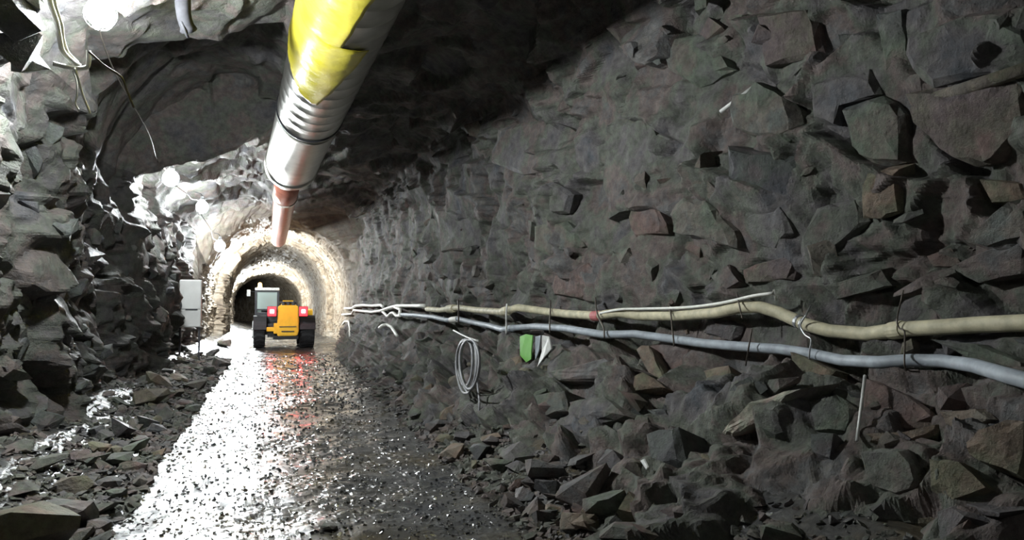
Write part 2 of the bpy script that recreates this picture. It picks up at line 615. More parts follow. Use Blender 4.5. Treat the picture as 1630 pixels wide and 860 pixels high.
wall_right, q_r = part_grid('wall_right', 0, rb[0], M['rock'])
ceiling, q_c = part_grid('ceiling', rb[0], rb[1], M['rock_ceiling'])
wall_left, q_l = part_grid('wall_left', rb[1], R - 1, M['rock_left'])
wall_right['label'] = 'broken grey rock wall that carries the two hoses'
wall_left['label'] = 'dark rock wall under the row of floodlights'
ceiling['label'] = 'blasted rock roof above the ventilation duct'


def bvh_of(Vs, q):
    step = np.asarray(Vs.reshape(-1, 3))
    return BVHTree.FromPolygons([Vector(v) for v in step.tolist()], q.tolist(), all_triangles=False)


def sub_bvh(r0, r1, y0, y1, sr=3, sc=2):
    c = np.where((ys > y0) & (ys < y1))[0]
    S_ = V[r0:r1 + 1:sr, c[0]:c[-1] + 1:sc]
    Rr, Cc = S_.shape[:2]
    idx = np.arange(Rr * Cc).reshape(Rr, Cc)
    q = np.stack([idx[:-1, :-1], idx[:-1, 1:], idx[1:, 1:], idx[1:, :-1]], -1).reshape(-1, 4)
    return BVHTree.FromPolygons(S_.reshape(-1, 3).tolist(), q.tolist())


BV_R = sub_bvh(0, rb[0], 0.5, 32)
BV_L = sub_bvh(rb[1], R - 1, 0.5, 32)
BV_C = sub_bvh(rb[0], rb[1], 0.5, 32)

# ------------------------------------------------------------------ floor
def floor_h(X, Y):
    cx = -max(0, 0) + 0.0
    h = 0.30 * np.clip((-1.15 - X) / 1.2, 0, 1) ** 1.2
    h = h + np.interp(Y, [3, 8, 25, 30], [.50, .42, .25, .1]) * np.clip((X - 1.75 - 0.02 * Y) / 1.1, 0, 1) ** 1.3
    ruts = -0.035 * np.exp(-((X + .45) / .22) ** 2) - 0.03 * np.exp(-((X - 1.15) / .22) ** 2)
    h = h + ruts * (0.7 + 0.5 * vnoise(X * 0.7, Y * 0.5, 3))
    h = h + 0.030 * fbm(X / 0.9, Y / 1.2, 31, 4)
    return h


fys = [-7.0]
while fys[-1] < 95:
    y = fys[-1]
    fys.append(y + (0.12 if y < 3 else 0.0045 * y if y < 34 else 0.35))
fys = np.array(fys)
fxs = np.concatenate([np.linspace(-6, -2.6, 14), np.linspace(-2.55, 3.4, 300), np.linspace(3.5, 6.2, 16)])
FX, FY = np.meshgrid(fxs, fys, indexing='ij')
FZ = floor_h(FX, FY)
g1, ge1 = facet(FX / 0.16, FY / 0.20, 601, 0.8)
g2, ge2 = facet(FX / 0.07, FY / 0.075, 611, 0.9)
pud = np.clip(fbm(FX / 0.7, FY / 1.0, 621, 3) * 1.4 + 0.45, 0.12, 1)
FZ = FZ + (0.007 * g1 + 0.007 * g2 * (FY < 20)) * pud
FXb = FX - np.maximum(0, FY - 64) ** 2 * 0.012
me, q_f = grid_mesh('floor', np.stack([FXb, FY, FZ], -1)[::-1], M['road'])
floor = link('floor', me)
floor['kind'] = 'structure'
floor['label'] = 'wet muddy gravel roadway of the mine drift'


def floor_z(x, y):
    a = float(floor_h(np.array([x]), np.array([y]))[0])
    return a



# ------------------------------------------------------------------ pixel helpers: a pixel gives a direction, the wall it touches gives the distance
def hit(bv, px, py, dflt=None):
    loc, nrm, i, d = bv.ray_cast(CAMP, ray(px, py))
    if loc is None:
        return None
    if nrm.dot(loc - CAMP) > 0:
        nrm = -nrm
    return loc, nrm, d


def along_wall(bv, pixels, off, per=5, win=2):
    """a smooth line that hangs in front of the wall where the pixels show it"""
    P = []
    for i in range(len(pixels) - 1):
        for k in range(per):
            t = k / per
            P.append((pixels[i][0] * (1 - t) + pixels[i + 1][0] * t, pixels[i][1] * (1 - t) + pixels[i + 1][1] * t))
    P.append(pixels[-1])
    X = []
    for p in P:
        h = hit(bv, *p)
        X.append(h[0].x if h else (X[-1] if X else 3.5))
    X = np.array(X)
    n = len(X)
    mn = np.array([X[max(0, i - win):i + win + 1].min() for i in range(n)])
    sm = np.array([mn[max(0, i - 4):i + 5].mean() for i in range(n)]) - off
    out = []
    for p, x in zip(P, sm):
        d = ray(*p)
        out.append(CAMP + d * (x / d.x))
    return out


# ------------------------------------------------------------------ rock slabs and blocks that stand out of the right wall (parts of the wall)
def slab(poly, proud, mat, back=0.4, bulge=0.03, bv=None, parent=None, tiltx=0.0, tiltz=0.0):
    bv = bv or BV_R
    hs = [hit(bv, *p) for p in poly]
    cx = sum(p[0] for p in poly) / len(poly)
    cy = sum(p[1] for p in poly) / len(poly)
    for t in (0.0, 0.5):
        hs += [hit(bv, cx + (p[0] - cx) * t, cy + (p[1] - cy) * t) for p in poly]
    hs = [h for h in hs if h]
    c = sum((h[0] for h in hs), Vector()) / len(hs)
    n = sum((h[1] for h in hs), Vector()).normalized()
    n = (n + Vector((-1.0, -0.12, 0.0))).normalized()
    n = (n + Vector((0, tiltx, tiltz))).normalized()
    c = c + n * proud
    pts = []
    for p in poly:
        d = ray(*p)
        t = (c - CAMP).dot(n) / d.dot(n)
        pts.append(CAMP + d * t)
    cen = sum(pts, Vector()) / len(pts)
    bm = bmesh.new()
    rnd = random.Random(int(cx * 7 + cy))
    ring = []
    for a, b in zip(pts, pts[1:] + pts[:1]):
        ln = (b - a).length
        k = 2 if ln < .35 else 3
        for t in range(k):
            q = a.lerp(b, t / k)
            if t:
                q = cen + (q - cen) * (1 + rnd.uniform(-.05, .09))
            ring.append(q - cen)
    m = len(ring)
    size = max(v.length for v in ring)
    wob = .028 * size
    A = [bm.verts.new(v * 1.10 - n * back) for v in ring]
    B = [bm.verts.new(v - n * rnd.uniform(.0, .04)) for v in ring]
    Cc = [bm.verts.new(v * rnd.uniform(.74, .94) + n * (bulge * rnd.uniform(.4, 1.2) + rnd.uniform(-wob, wob) * .3)) for v in ring]
    E = [bm.verts.new(v * rnd.uniform(.34, .5) + n * (bulge + rnd.uniform(-wob, wob))) for v in ring[::2]]
    for i in range(m):
        j = (i + 1) % m
        bm.faces.new((A[i], A[j], B[j], B[i]))
        bm.faces.new((B[i], B[j], Cc[j]))
        bm.faces.new((B[i], Cc[j], Cc[i]))
    ne = len(E)
    for i in range(m):
        e0, e1 = E[(i // 2) % ne], E[((i + 1) // 2) % ne]
        bm.faces.new((Cc[i], Cc[(i + 1) % m], e1))
        if e0 is not e1:
            bm.faces.new((Cc[i], e1, e0))
    if m % 2:
        bm.faces.new((Cc[0], E[0], E[-1]))
    top = bm.verts.new(n * bulge * 1.1)
    for i in range(ne):
        bm.faces.new((E[i], E[(i + 1) % ne], top))
    bm.faces.new(A[::-1])
    return from_bm('rock_slab', bm, M[mat], parent or wall_right, cen)


SLABS = [
    ([(1147, 690), (1160, 672), (1195, 640), (1268, 620), (1240, 650), (1210, 672), (1175, 692), (1158, 694)], .10, 'stone_pale', .02),
    ([(1372, 600), (1395, 605), (1450, 630), (1500, 672), (1440, 688), (1376, 688)], .12, 'stone_red', .04),
    ([(1374, 692), (1440, 690), (1502, 674), (1488, 692), (1450, 706), (1380, 704)], .10, 'stone_tan', .02),
    ([(1537, 705), (1560, 682), (1600, 668), (1640, 672), (1640, 770), (1580, 748), (1545, 727)], .12, 'stone_tan', .05),
    ([(1165, 150), (1210, 130), (1255, 152), (1276, 195), (1252, 225), (1200, 216), (1165, 200)], .10, 'stone_green', .06),
    ([(1440, 150), (1540, 132), (1640, 108), (1640, 195), (1592, 258), (1552, 266), (1500, 238), (1452, 195)], .16, 'stone_red', .05),
    ([(1340, 172), (1400, 152), (1440, 182), (1440, 258), (1396, 266), (1352, 232)], .10, 'stone_green', .05),
    ([(1372, 312), (1378, 275), (1430, 270), (1436, 338), (1404, 350), (1374, 348)], .05, 'stone_tan', .03),
    ([(1300, 332), (1366, 316), (1384, 352), (1340, 392), (1292, 420), (1270, 398)], .06, 'stone_grey', .03),
    ([(1066, 342), (1085, 315), (1122, 320), (1165, 368), (1172, 396), (1122, 380), (1072, 370)], .06, 'stone_green', .03),
    ([(1090, 302), (1116, 243), (1124, 302)], .05, 'stone_red', .02),
    ([(965, 198), (1028, 182), (1055, 250), (1050, 305), (1020, 322), (966, 348), (960, 270)], .06, 'stone_grey', .03),
    ([(1440, 60), (1540, 22), (1640, 8), (1640, 92), (1482, 138), (1452, 110)], .08, 'stone_grey', .04),
    ([(1158, 232), (1268, 250), (1290, 300), (1280, 350), (1205, 322), (1156, 290)], .03, 'stone_dark', .05),
    ([(1500, 432), (1570, 398), (1640, 380), (1640, 438), (1560, 452)], .10, 'stone_grey', .03),
    ([(1540, 382), (1602, 322), (1640, 330), (1640, 376), (1572, 394)], .07, 'stone_green', .03),
    ([(868, 592), (960, 570), (1010, 590), (986, 606), (890, 606)], .08, 'stone_grey', .02),
    ([(965, 612), (1022, 592), (1060, 618), (1000, 626)], .10, 'stone_tan', .02),
    ([(1020, 552), (1062, 542), (1110, 560), (1122, 600), (1080, 602), (1040, 576)], .07, 'stone_red', .03),
    ([(1012, 556), (1032, 550), (1054, 590), (1076, 640), (1062, 648), (1036, 600)], .09, 'stone_tan', .02),
    ([(1120, 590), (1160, 582), (1168, 612), (1130, 622)], .06, 'stone_tan', .02),
    ([(842, 302), (880, 290), (912, 310), (906, 340), (850, 345)], .08, 'stone_grey', .04),
    ([(790, 205), (860, 192), (920, 212), (902, 258), (832, 278), (780, 258)], .06, 'stone_grey', .03),
    ([(692, 336), (756, 330), (764, 392), (704, 402)], .08, 'stone_grey', .04),
    ([(1290, 132), (1380, 110), (1402, 150), (1340, 170), (1330, 200), (1292, 190)], .05, 'stone_grey', .03),
    ([(1200, 22), (1290, 12), (1312, 88), (1222, 108)], .06, 'stone_red', .04),
    ([(1062, 60), (1130, 52), (1170, 110), (1112, 140), (1062, 110)], .07, 'stone_green', .05),
    ([(1310, 455), (1400, 430), (1420, 455), (1330, 478)], .10, 'stone_grey', .03),
    ([(1180, 430), (1262, 402), (1262, 446), (1190, 452)], .08, 'stone_red', .03),
    ([(1285, 640), (1330, 628), (1362, 650), (1350, 690), (1300, 690)], .05, 'stone_green', .03),
    ([(1290, 690), (1330, 690), (1325, 735), (1292, 725)], .07, 'stone_dark', .03),
    ([(1500, 655), (1560, 650), (1585, 668), (1540, 690), (1505, 678)], .09, 'stone_tan', .03),
    ([(1370, 720), (1440, 712), (1470, 770), (1430, 790), (1372, 770)], .05, 'stone_grey', .03),
    ([(1480, 730), (1530, 735), (1580, 780), (1520, 800), (1480, 780)], .06, 'stone_tan', .03),
    ([(1030, 690), (1080, 680), (1090, 740), (1040, 752)], .08, 'stone_dark', .05),
    ([(880, 440), (930, 420), (968, 450), (930, 478), (880, 470)], .05, 'stone_red', .03),
    ([(1130, 440), (1160, 420), (1180, 450), (1150, 470)], .05, 'stone_grey', .03),
    ([(1000, 330), (1045, 322), (1060, 372), (1010, 380)], .05, 'stone_red', .03),
    ([(1190, 345), (1240, 330), (1262, 372), (1240, 400), (1195, 385)], .05, 'stone_grey', .03),
    ([(640, 545), (668, 528), (680, 560), (660, 590), (642, 585)], .10, 'stone_grey', .06),
    ([(905, 640), (960, 632), (990, 660), (940, 680), (908, 670)], .08, 'stone_grey', .05),
    ([(850, 630), (898, 622), (905, 655), (862, 668)], .10, 'stone_green', .05),
    ([(1130, 500), (1180, 520), (1170, 545), (1120, 530)], .04, 'stone_dark', .03),
    ([(1260, 560), (1330, 590), (1320, 612), (1265, 600)], .06, 'stone_tan', .03),
    ([(1480, 540), (1560, 548), (1640, 580), (1640, 600), (1540, 570)], .05, 'stone_green', .03),
    ([(1560, 285), (1630, 290), (1640, 320), (1580, 325)], .04, 'stone_tan', .03),
    ([(735, 455), (790, 440), (822, 462), (760, 476)], .06, 'stone_grey', .03),
    ([(850, 360), (900, 352), (930, 392), (880, 410), (848, 395)], .05, 'stone_green', .03),
    ([(1395, 20), (1440, 12), (1450, 90), (1410, 110)], .05, 'stone_green', .03),
]
for poly, pr, mt, bl in SLABS:
    slab(poly, pr * .8, mt, bulge=bl)


def hull_mesh(name, seed, squash=(1, 1, 1), n=13, mat=None):
    rnd = random.Random(seed)
    bm = bmesh.new()
    for _ in range(n):
        v = Vector((rnd.gauss(0, 1), rnd.gauss(0, 1), rnd.gauss(0, 1))).normalized() * rnd.uniform(.38, .5)
        # cut towards a box so the stones look split, not round
        v = Vector((max(-.42, min(.42, v.x * 1.25)), max(-.42, min(.42, v.y * 1.25)), max(-.42, min(.42, v.z * 1.25))))
        bm.verts.new((v.x * squash[0], v.y * squash[1], v.z * squash[2]))
    g = bmesh.ops.convex_hull(bm, input=bm.verts)
    bmesh.ops.delete(bm, geom=[e for e in g['geom_interior'] if isinstance(e, bmesh.types.BMVert)], context='VERTS')
    bmesh.ops.recalc_face_normals(bm, faces=bm.faces)
    me = bpy.data.meshes.new(name)
    bm.to_mesh(me)
    bm.free()
    me.shade_flat()
    if mat:
        me.materials.append(mat)
    return me


MATS = ['stone_grey', 'stone_tan', 'stone_red', 'stone_green', 'stone_dark', 'stone_pale']
HULLS = {mt: [hull_mesh('stone_' + mt, 900 + 10 * i + k, ((1, .8, .62), (1, .95, .5), (1.1, .7, .7), (1, .9, .85))[k % 4]) for k in range(4)]
         for i, mt in enumerate(MATS)}
for mt in MATS:
    for me in HULLS[mt]:
        me.materials.append(M[mt])

rnd = random.Random(31)
# loose blocks still seated in the walls
def wall_blocks(parent, r0, r1, count, ymin, ymax, smin, smax, mats):
    for _ in range(count):
        y = math.exp(rnd.uniform(math.log(ymin), math.log(ymax)))
        ci = int(np.searchsorted(ys, y))
        ri = rnd.randint(r0 + 4, r1 - 4)
        p = Vector(V[ri, ci])
        n = Vector((N[ri, ci, 0], 0, N[ri, ci, 1]))
        sz = rnd.uniform(smin, smax) * (1.0 + 0.03 * y)
        o = link('rock_block', HULLS[rnd.choice(mats)][rnd.randint(0, 3)], None, parent, p - n * sz * 0.14)
        o.rotation_euler = (rnd.uniform(-.5, .5), rnd.uniform(-.5, .5), rnd.uniform(-.6, .6))
        o.scale = (sz * .7, sz * rnd.uniform(.8, 1.5), sz * rnd.uniform(.6, 1.2))


wall_blocks(wall_right, 0, int(rb[0] * .42), 160, 2.4, 16, .10, .34, ['stone_grey', 'stone_tan', 'stone_red', 'stone_green', 'stone_dark'])
wall_blocks(wall_right, int(rb[0] * .42), rb[0], 130, 3.2, 20, .12, .40, ['stone_grey', 'stone_red', 'stone_green', 'stone_grey'])
wall_blocks(wall_left, rb[1] + 20, R - 5, 190, 6.5, 26, .14, .44, ['stone_grey', 'stone_dark', 'stone_dark', 'stone_dark'])  # mostly dark stones, matching the shade painted into this wall

# rock knobs added as a screen, shading the wall corner from the first floodlight
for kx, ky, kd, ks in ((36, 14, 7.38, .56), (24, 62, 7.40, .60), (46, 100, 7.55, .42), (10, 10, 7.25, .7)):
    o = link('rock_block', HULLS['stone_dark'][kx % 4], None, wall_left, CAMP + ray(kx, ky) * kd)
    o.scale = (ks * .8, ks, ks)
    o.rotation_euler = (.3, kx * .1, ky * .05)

# ------------------------------------------------------------------ ventilation duct
DX, DZ, DR = 0.65, 4.78, 0.52
vent = thing('ventilation_duct', 'round galvanised ventilation duct with torn yellow sleeve hung under the roof', 'duct', (DX, 12.0, DZ), None, (-.039, 0, .0417))


def revolve(name, prof_ry, mat, parent, seg=64, smooth=True, oy=12.0, cx=0.0, cz=0.0):
    """surface of revolution about Y: list of (radius, y)"""
    bm = bmesh.new()
    rings = []
    for r, y in prof_ry:
        rings.append([bm.verts.new((cx + r * math.cos(k * 2 * math.pi / seg), y - oy, cz + r * math.sin(k * 2 * math.pi / seg))) for k in range(seg)])
    for a, b in zip(rings[:-1], rings[1:]):
        for k in range(seg):
            bm.faces.new((a[k], a[(k + 1) % seg], b[(k + 1) % seg], b[k]))
    return from_bm(name, bm, mat, parent, smooth=smooth)


def section(y0, y1, rib=0.42):
    pr = []
    y = y0
    while y < y1 - 0.01:
        pr += [(DR, y), (DR, y + rib * .86), (DR + .006, y + rib * .9), (DR + .006, y + rib * .96)]
        y += rib
    pr.append((DR, y1))
    return pr


revolve('duct_section', section(-1.0, 5.6), M['duct'], vent)
revolve('duct_section', section(5.6, 12.45), M['duct'], vent)
revolve('duct_section', [(DR, 12.45), (DR - .004, 13), (DR + .004, 15), (DR + .01, 16.55), (DR - .03, 16.6), (.30, 16.62)], M['duct'], vent)
revolve('joint_band', [(DR - .02, 12.40), (DR + .02, 12.41), (DR + .02, 12.47), (DR - .02, 12.48)], M['dark_metal'], vent)
revolve('joint_band', [(DR - .02, 5.55), (DR + .022, 5.56), (DR + .022, 5.66), (DR - .02, 5.67)], M['dark_metal'], vent)
revolve('end_flange', [(DR - .02, 16.30), (DR + .035, 16.32), (DR + .035, 16.60), (DR - .10, 16.62)], M['duct'], vent)
VI = (Matrix.Translation((DX, 12.0, DZ)) @ vent.rotation_euler.to_matrix().to_4x4()).inverted()
bm = bmesh.new()
tube(bm, [VI @ Vector(p) for p in ((.42, 16.55, 4.50), (.42, 17.0, 4.50), (.42, 17.4, 4.49))], [.40, .38, .33], 40)
from_bm('reducer', bm, M['duct'], vent, smooth=True)
bm = bmesh.new()
tube(bm, [VI @ Vector(p) for p in ((.42, 17.3, 4.49), (.42, 20, 4.48), (.43, 26, 4.46), (.45, 33.0, 4.44), (.45, 34.0, 4.44), (.45, 34.15, 4.44))], [.30, .30, .30, .30, .30, .22], 40)
from_bm('narrow_duct', bm, M['duct_red'], vent, smooth=True)
bm = bmesh.new()
tube(bm, [VI @ Vector(p) for p in ((.42, 20.4, 4.48), (.42, 20.6, 4.48))], .325, 40)
from_bm('narrow_duct_band', bm, M['duct'], vent, smooth=False)
# torn sleeve: angle in the cross-section, 270 degrees is straight down
def th_r(y):
    return np.interp(y, [-6.5, 6.0, 7.2, 8.25, 8.32, 8.6, 10.4], [300, 285, 272, 262, 296, 292, 259])


bm = bmesh.new()
rows = 180
NA = 48
G = []
for i in range(rows + 1):
    yy = -1.0 + 11.4 * (i / rows) ** 0.6
    row = []
    for k in range(NA + 1):
        f = k / NA
        t1 = float(th_r(yy)) + 2.0 * mnoise.noise(Vector((yy * 3, 0, 3)))
        th = 80 + (t1 - 80) * f
        yend = float(np.interp(th, [80, 170, 215, 262, 290], [8.9, 9.35, 10.0, 10.6, 9.4])) + .08 * mnoise.noise(Vector((th * .05, 2, 1)))
        y = min(yy, yend)
        r = DR + .012 + .010 * (1 + mnoise.noise(Vector((th * .04, y * 1.8, 0)))) + (.03 if yy > yend - .05 else 0) * .3
        a = math.radians(th)
        row.append(bm.verts.new((r * math.cos(a), y - 12, r * math.sin(a))))
    G.append(row)
for a, b in zip(G[:-1], G[1:]):
    for k in range(NA):
        bm.faces.new((a[k], a[k + 1], b[k + 1], b[k]))
bmesh.ops.remove_doubles(bm, verts=bm.verts, dist=0.0008)
sl = from_bm('yellow_sleeve', bm, M['sleeve'], vent, smooth=True)
sl['label'] = 'torn glossy yellow fabric sleeve'
so = sl.modifiers.new('thick', 'SOLIDIFY')
so.thickness = 0.006
so.offset = 1
for yy in (2.0, 7.5, 13.2, 16.2):      # hanger straps up to the roof
    hh = BV_C.ray_cast(Vector((DX - .0417 * (yy - 12), yy, DZ + DR - .039 * (yy - 12))), Vector((0, 0, 1)))
    top = (hh[0].z if hh[0] else 5.9) - DZ + .039 * (yy - 12) + .05
    for sx in (-.14, .14):
        bm = bmesh.new()
        tube(bm, [(sx, yy - 12, DR - .02), (sx * .6, yy - 12, max(top, DR + .05))], .012, 6)
        from_bm('hanger_strap', bm, M['wire_dark'], vent)

# ------------------------------------------------------------------ floodlights
WHERE = ['white floodlight on the rock shoulder with the tangle of loose wires',
         'bright floodlight at the mouth of the roof pocket before the lower lip',
         'white floodlight between the roof lip and the white cabinet',
         'bright floodlight at the outer edge of the tan arched lining',
         'bright floodlight inside the arched lining before its first step',
         'distant floodlight in front of the innermost bright arch',
         'dimmest floodlight of the row, hung ahead of the tangle of loose wires']


def floodlight(i, x, y, z, watts, rad):
    t = thing('floodlight', WHERE[i], 'floodlight', (x, y, z), 'floodlights along the dark rock wall')
    bm = bmesh.new()
    bmesh.ops.create_icosphere(bm, subdivisions=2, radius=rad)
    for v in bm.verts:
        if v.co.z > 0:
            v.co.z *= 1.15
    m = plain('lamp_glass', (0.9, 0.95, 1.0), 0.3, 0, 0.0, emit=(0.92, 0.98, 1.0), estr=watts / (math.pi * 4 * math.pi * rad * rad))
    from_bm('glass_globe', bm, m, t, smooth=True)
    bm = bmesh.new()
    tube(bm, [(0, 0, rad * 1.10), (0, 0, rad * 1.35), (0, 0, rad * 1.4), (0, 0, rad * 1.9), (0, 0, rad * 2.0)], [.065, .07, .05, .05, .02], 14)
    from_bm('socket', bm, M['lamp_body'], t, smooth=False)
    bm = bmesh.new()
    for k in range(4):
        a = k * math.pi / 4
        P = [(rad * 1.12 * math.cos(b) * math.cos(a), rad * 1.12 * math.cos(b) * math.sin(a), rad * 1.2 * math.sin(b)) for b in [math.radians(d) for d in range(80, -261, -20)]]
        tube(bm, P, .003, 4)
    P = [(rad * 1.12 * math.cos(b), rad * 1.12 * math.sin(b), 0) for b in [math.radians(d) for d in range(0, 361, 20)]]
    tube(bm, P, .003, 4)
    from_bm('wire_guard', bm, M['dark_metal'], t)['kind'] = 'stuff'
    bm = bmesh.new()
    tube(bm, catmull([(0, 0, rad * 1.9), (-.06, .08, rad * 2.0 + .08), (-.20, .16, rad * 2.0 + .12)], 4), .012, 6)
    from_bm('bracket', bm, M['dark_metal'], t)
    return t


for i, a in enumerate(LAMPS):
    floodlight(i, *a)
# feed cable slung from lamp to lamp
bm = bmesh.new()
pts = []
LL = sorted(LAMPS, key=lambda a: a[1])
for a, b in zip(LL[:-1], LL[1:]):
    for k in range(10):
        t = k / 10
        pts.append((a[0] * (1 - t) + b[0] * t - .12 - .05 * math.sin(t * 9), a[1] * (1 - t) + b[1] * t + .15, a[2] * (1 - t) + b[2] * t + .10 + .10 - .15 * math.sin(math.pi * t)))
pts.append((LL[-1][0] - .1, LL[-1][1] + .15, LL[-1][2] + .1))
tube(bm, catmull(pts, 3), .009, 6)
tag(from_bm('feed_cable', bm, M['wire_dark'], smooth=True), 'thin dark feed cable slung from floodlight to floodlight', 'cable')

# loose wires hanging beside the nearest floodlight (all at that lamp's distance)
def at_dist(px, py, d):
    return CAMP + ray(px, py) * d


def wire(name, pix, d, r, mat, label, cat, group=None, per=4):
    bm = bmesh.new()
    tube(bm, catmull([at_dist(*p[:2], p[2] if len(p) > 2 else d) for p in pix], per), r, 6)
    return tag(from_bm(name, bm, M[mat], smooth=True), label, cat, group)


wire('cable_bundle', [(74, -25), (80, 5), (90, 35), (95, 62), (100, 82), (115, 98), (128, 106)], 7.25, .022, 'cable_white',
     'white cable bundle running up past the floodlight with loose wires', 'cable')
wire('cable_bundle', [(84, -25), (88, 8), (98, 40), (100, 60), (108, 84), (124, 100)], 7.28, .016, 'cable_white',
     'second white cable beside the bundle, ending at the bent bracket', 'cable')
wire('bent_bracket', [(84, 101), (104, 106), (126, 109), (138, 107), (141, 100), (141, 80)], 7.22, .018, 'wire_pale',
     'bent white steel bracket below the floodlight with loose wires', 'bracket')
wire('loose_wire', [(118, 108), (124, 124), (128, 140), (134, 158), (140, 172), (143, 182)], 7.2, .011, 'wire_pale',
     'twisted pale wires dangling straight down from the bent bracket', 'wire')
wire('loose_wire', [(116, 112), (122, 130), (122, 152), (120, 165), (126, 176)], 7.22, .008, 'wire_pale',
     'short pale wire end curling beside the twisted dangling wires', 'wire')
wire('loose_wire', [(141, 82), (152, 92), (163, 102), (176, 111), (190, 120), (196, 128), (203, 148), (213, 172)], 7.15, .010, 'wire_dark',
     'dark wire sagging from the bent bracket and hanging off the roof edge', 'wire')
# pipe stub hanging from the roof
h = hit(BV_C, 294, -30)
dd = h[2] - .15 if h else 8.2
bm = bmesh.new()
pp = [at_dist(290, -40, dd + .1), at_dist(292, 20, dd), at_dist(300, 48, dd + .05)]
tube(bm, catmull(pp, 4), [.075] * 4 + [.07] * 4 + [.085], 14)
tube(bm, [at_dist(288, 34, dd - .05), at_dist(299, 60, dd - .02)], .014, 6)
tag(from_bm('pipe_stub', bm, plain('tarred_pipe', (0.02, 0.02, 0.022), 0.9, 0, 0.2, spec=0.08), smooth=True), 'short dark pipe stub hanging from the rock roof beside the duct', 'pipe')

# ------------------------------------------------------------------ hoses on the right wall
UP = [(1700, 509), (1640, 514), (1560, 517), (1500, 521), (1440, 524), (1380, 532), (1320, 527), (1280, 516), (1240, 498), (1210, 489), (1180, 489), (1140, 498),
      (1080, 503), (1020, 503), (985, 498), (950, 503), (900, 500), (860, 495), (825, 490), (800, 497), (760, 494), (730, 490), (700, 494), (680, 492)]
LO = [(1700, 625), (1640, 608), (1600, 597), (1550, 582), (1500, 575), (1450, 574), (1400, 577), (1340, 574), (1290, 563), (1240, 556), (1180, 552), (1120, 547),
      (1070, 540), (1010, 532), (960, 533), (900, 523), (850, 520), (820, 522), (800, 525), (780, 519), (750, 513), (730, 508), (712, 510), (690, 505), (660, 502), (636, 501)]
up_pts = along_wall(BV_R, UP, .13)
lo_pts = along_wall(BV_R, LO, .11)
for line, sag in ((up_pts, .05), (lo_pts, .04)):      # both hoses run on past the frame
    a = line[0].copy()
    for k in range(1, 22):
        line.insert(0, Vector((a.x + .04 * min(k, 8) * .6, a.y - .4 * k, a.z + sag * math.sin(k * .7))))


def at_px(line, pix, px):
    """point of a hung line at pixel column px"""
    i = min(range(len(line)), key=lambda k: abs(proj(line[k])[0] - px))
    return line[i]


CI = CAMR.inverted()


def proj(p):
    q = CI @ (Vector(p) - CAMP)
    return PW / 2 + FPX * q.x / -q.z, PH / 2 - FPX * q.y / -q.z


hose1 = thing('water_hose', 'thick cream hose slung along the rock wall above the grey hose', 'hose', up_pts[len(up_pts) // 2])
bm = bmesh.new()
o0 = up_pts[len(up_pts) // 2]
tube(bm, [p - o0 for p in up_pts], .052, 14)
from_bm('hose_body', bm, M['hose_cream'], hose1, smooth=True)


def band(line, o0, px, r, ln, mat, name, parent):
    i = min(range(1, len(line) - 1), key=lambda k: abs(proj(line[k])[0] - px))
    t = (line[i + 1] - line[i - 1]).normalized()
    c = line[i] - o0
    bm = bmesh.new()
    tube(bm, [c - t * ln / 2, c - t * ln * .3, c + t * ln * .3, c + t * ln / 2], [r * .95, r, r, r * .95], 16)
    return from_bm(name, bm, M[mat], parent, smooth=False)


band(up_pts, o0, 1432, .062, .12, 'hose_cream', 'coupling', hose1)
band(up_pts, o0, 806, .070, .26, 'hose_cream', 'coupling', hose1)
band(up_pts, o0, 716, .075, .40, 'hose_cream', 'coupling', hose1)
band(up_pts, o0, 1272, .058, .035, 'galv', 'clamp_ring', hose1)
band(up_pts, o0, 1278, .058, .02, 'galv', 'clamp_ring', hose1)
rt = band(up_pts, o0, 950, .060, .16, 'red_tape', 'red_tape', hose1)
rt['label'] = 'red tape wrap'
hose2 = thing('water_hose', 'blue grey hose slung along the rock wall below the cream hose', 'hose', lo_pts[len(lo_pts) // 2])
bm = bmesh.new()
o1 = lo_pts[len(lo_pts) // 2]
tube(bm, [p - o1 for p in lo_pts], .043, 14)
from_bm('hose_body', bm, M['hose_grey'], hose2, smooth=True)
band(lo_pts, o1, 812, .052, .2, 'hose_grey', 'coupling', hose2)
band(lo_pts, o1, 722, .055, .3, 'cable_white', 'coupling', hose2)

CB = [(1230, 467), (1200, 471), (1170, 478), (1140, 484), (1100, 489), (1060, 491), (1010, 492), (985, 493), (955, 499)]
cb = [at_px(up_pts, None, px) for px, py in CB]
cbl = []
for (px, py), q in zip(CB, cb):
    d = ray(px, py)
    cbl.append(CAMP + d * ((q.x - .045) / d.x))
bm = bmesh.new()
tube(bm, catmull(cbl, 4), .014, 8)
tube(bm, [cbl[0], cbl[0] + Vector((.01, 0, .03)), cbl[0] + Vector((.03, 0, -.06))], .010, 6)
tag(from_bm('thin_cable', bm, M['cable_white'], smooth=True), 'thin white cable lying on top of the cream hose', 'cable')


def hanger(pix, r, mat, label, off=.075):
    """wire hook in front of the hoses at these pixels"""
    P = []
    for px, py in pix:
        q1, q2 = at_px(up_pts, None, px), at_px(lo_pts, None, px)
        y1, y2 = proj(q1)[1], proj(q2)[1]
        t = min(1.0, max(0.0, (py - y1) / max(1, y2 - y1)))
        x = q1.x * (1 - t) + q2.x * t - off
        if py < y1 - 18 or py > y2 + 16:
            x += off + .05
        d = ray(px, py)
        P.append(CAMP + d * (x / d.x))
    bm = bmesh.new()
    tube(bm, catmull(P, 3), r, 6)
    return tag(from_bm('hose_hanger', bm, M[mat], smooth=True), label, 'hook', 'wire hangers that hold the hoses')


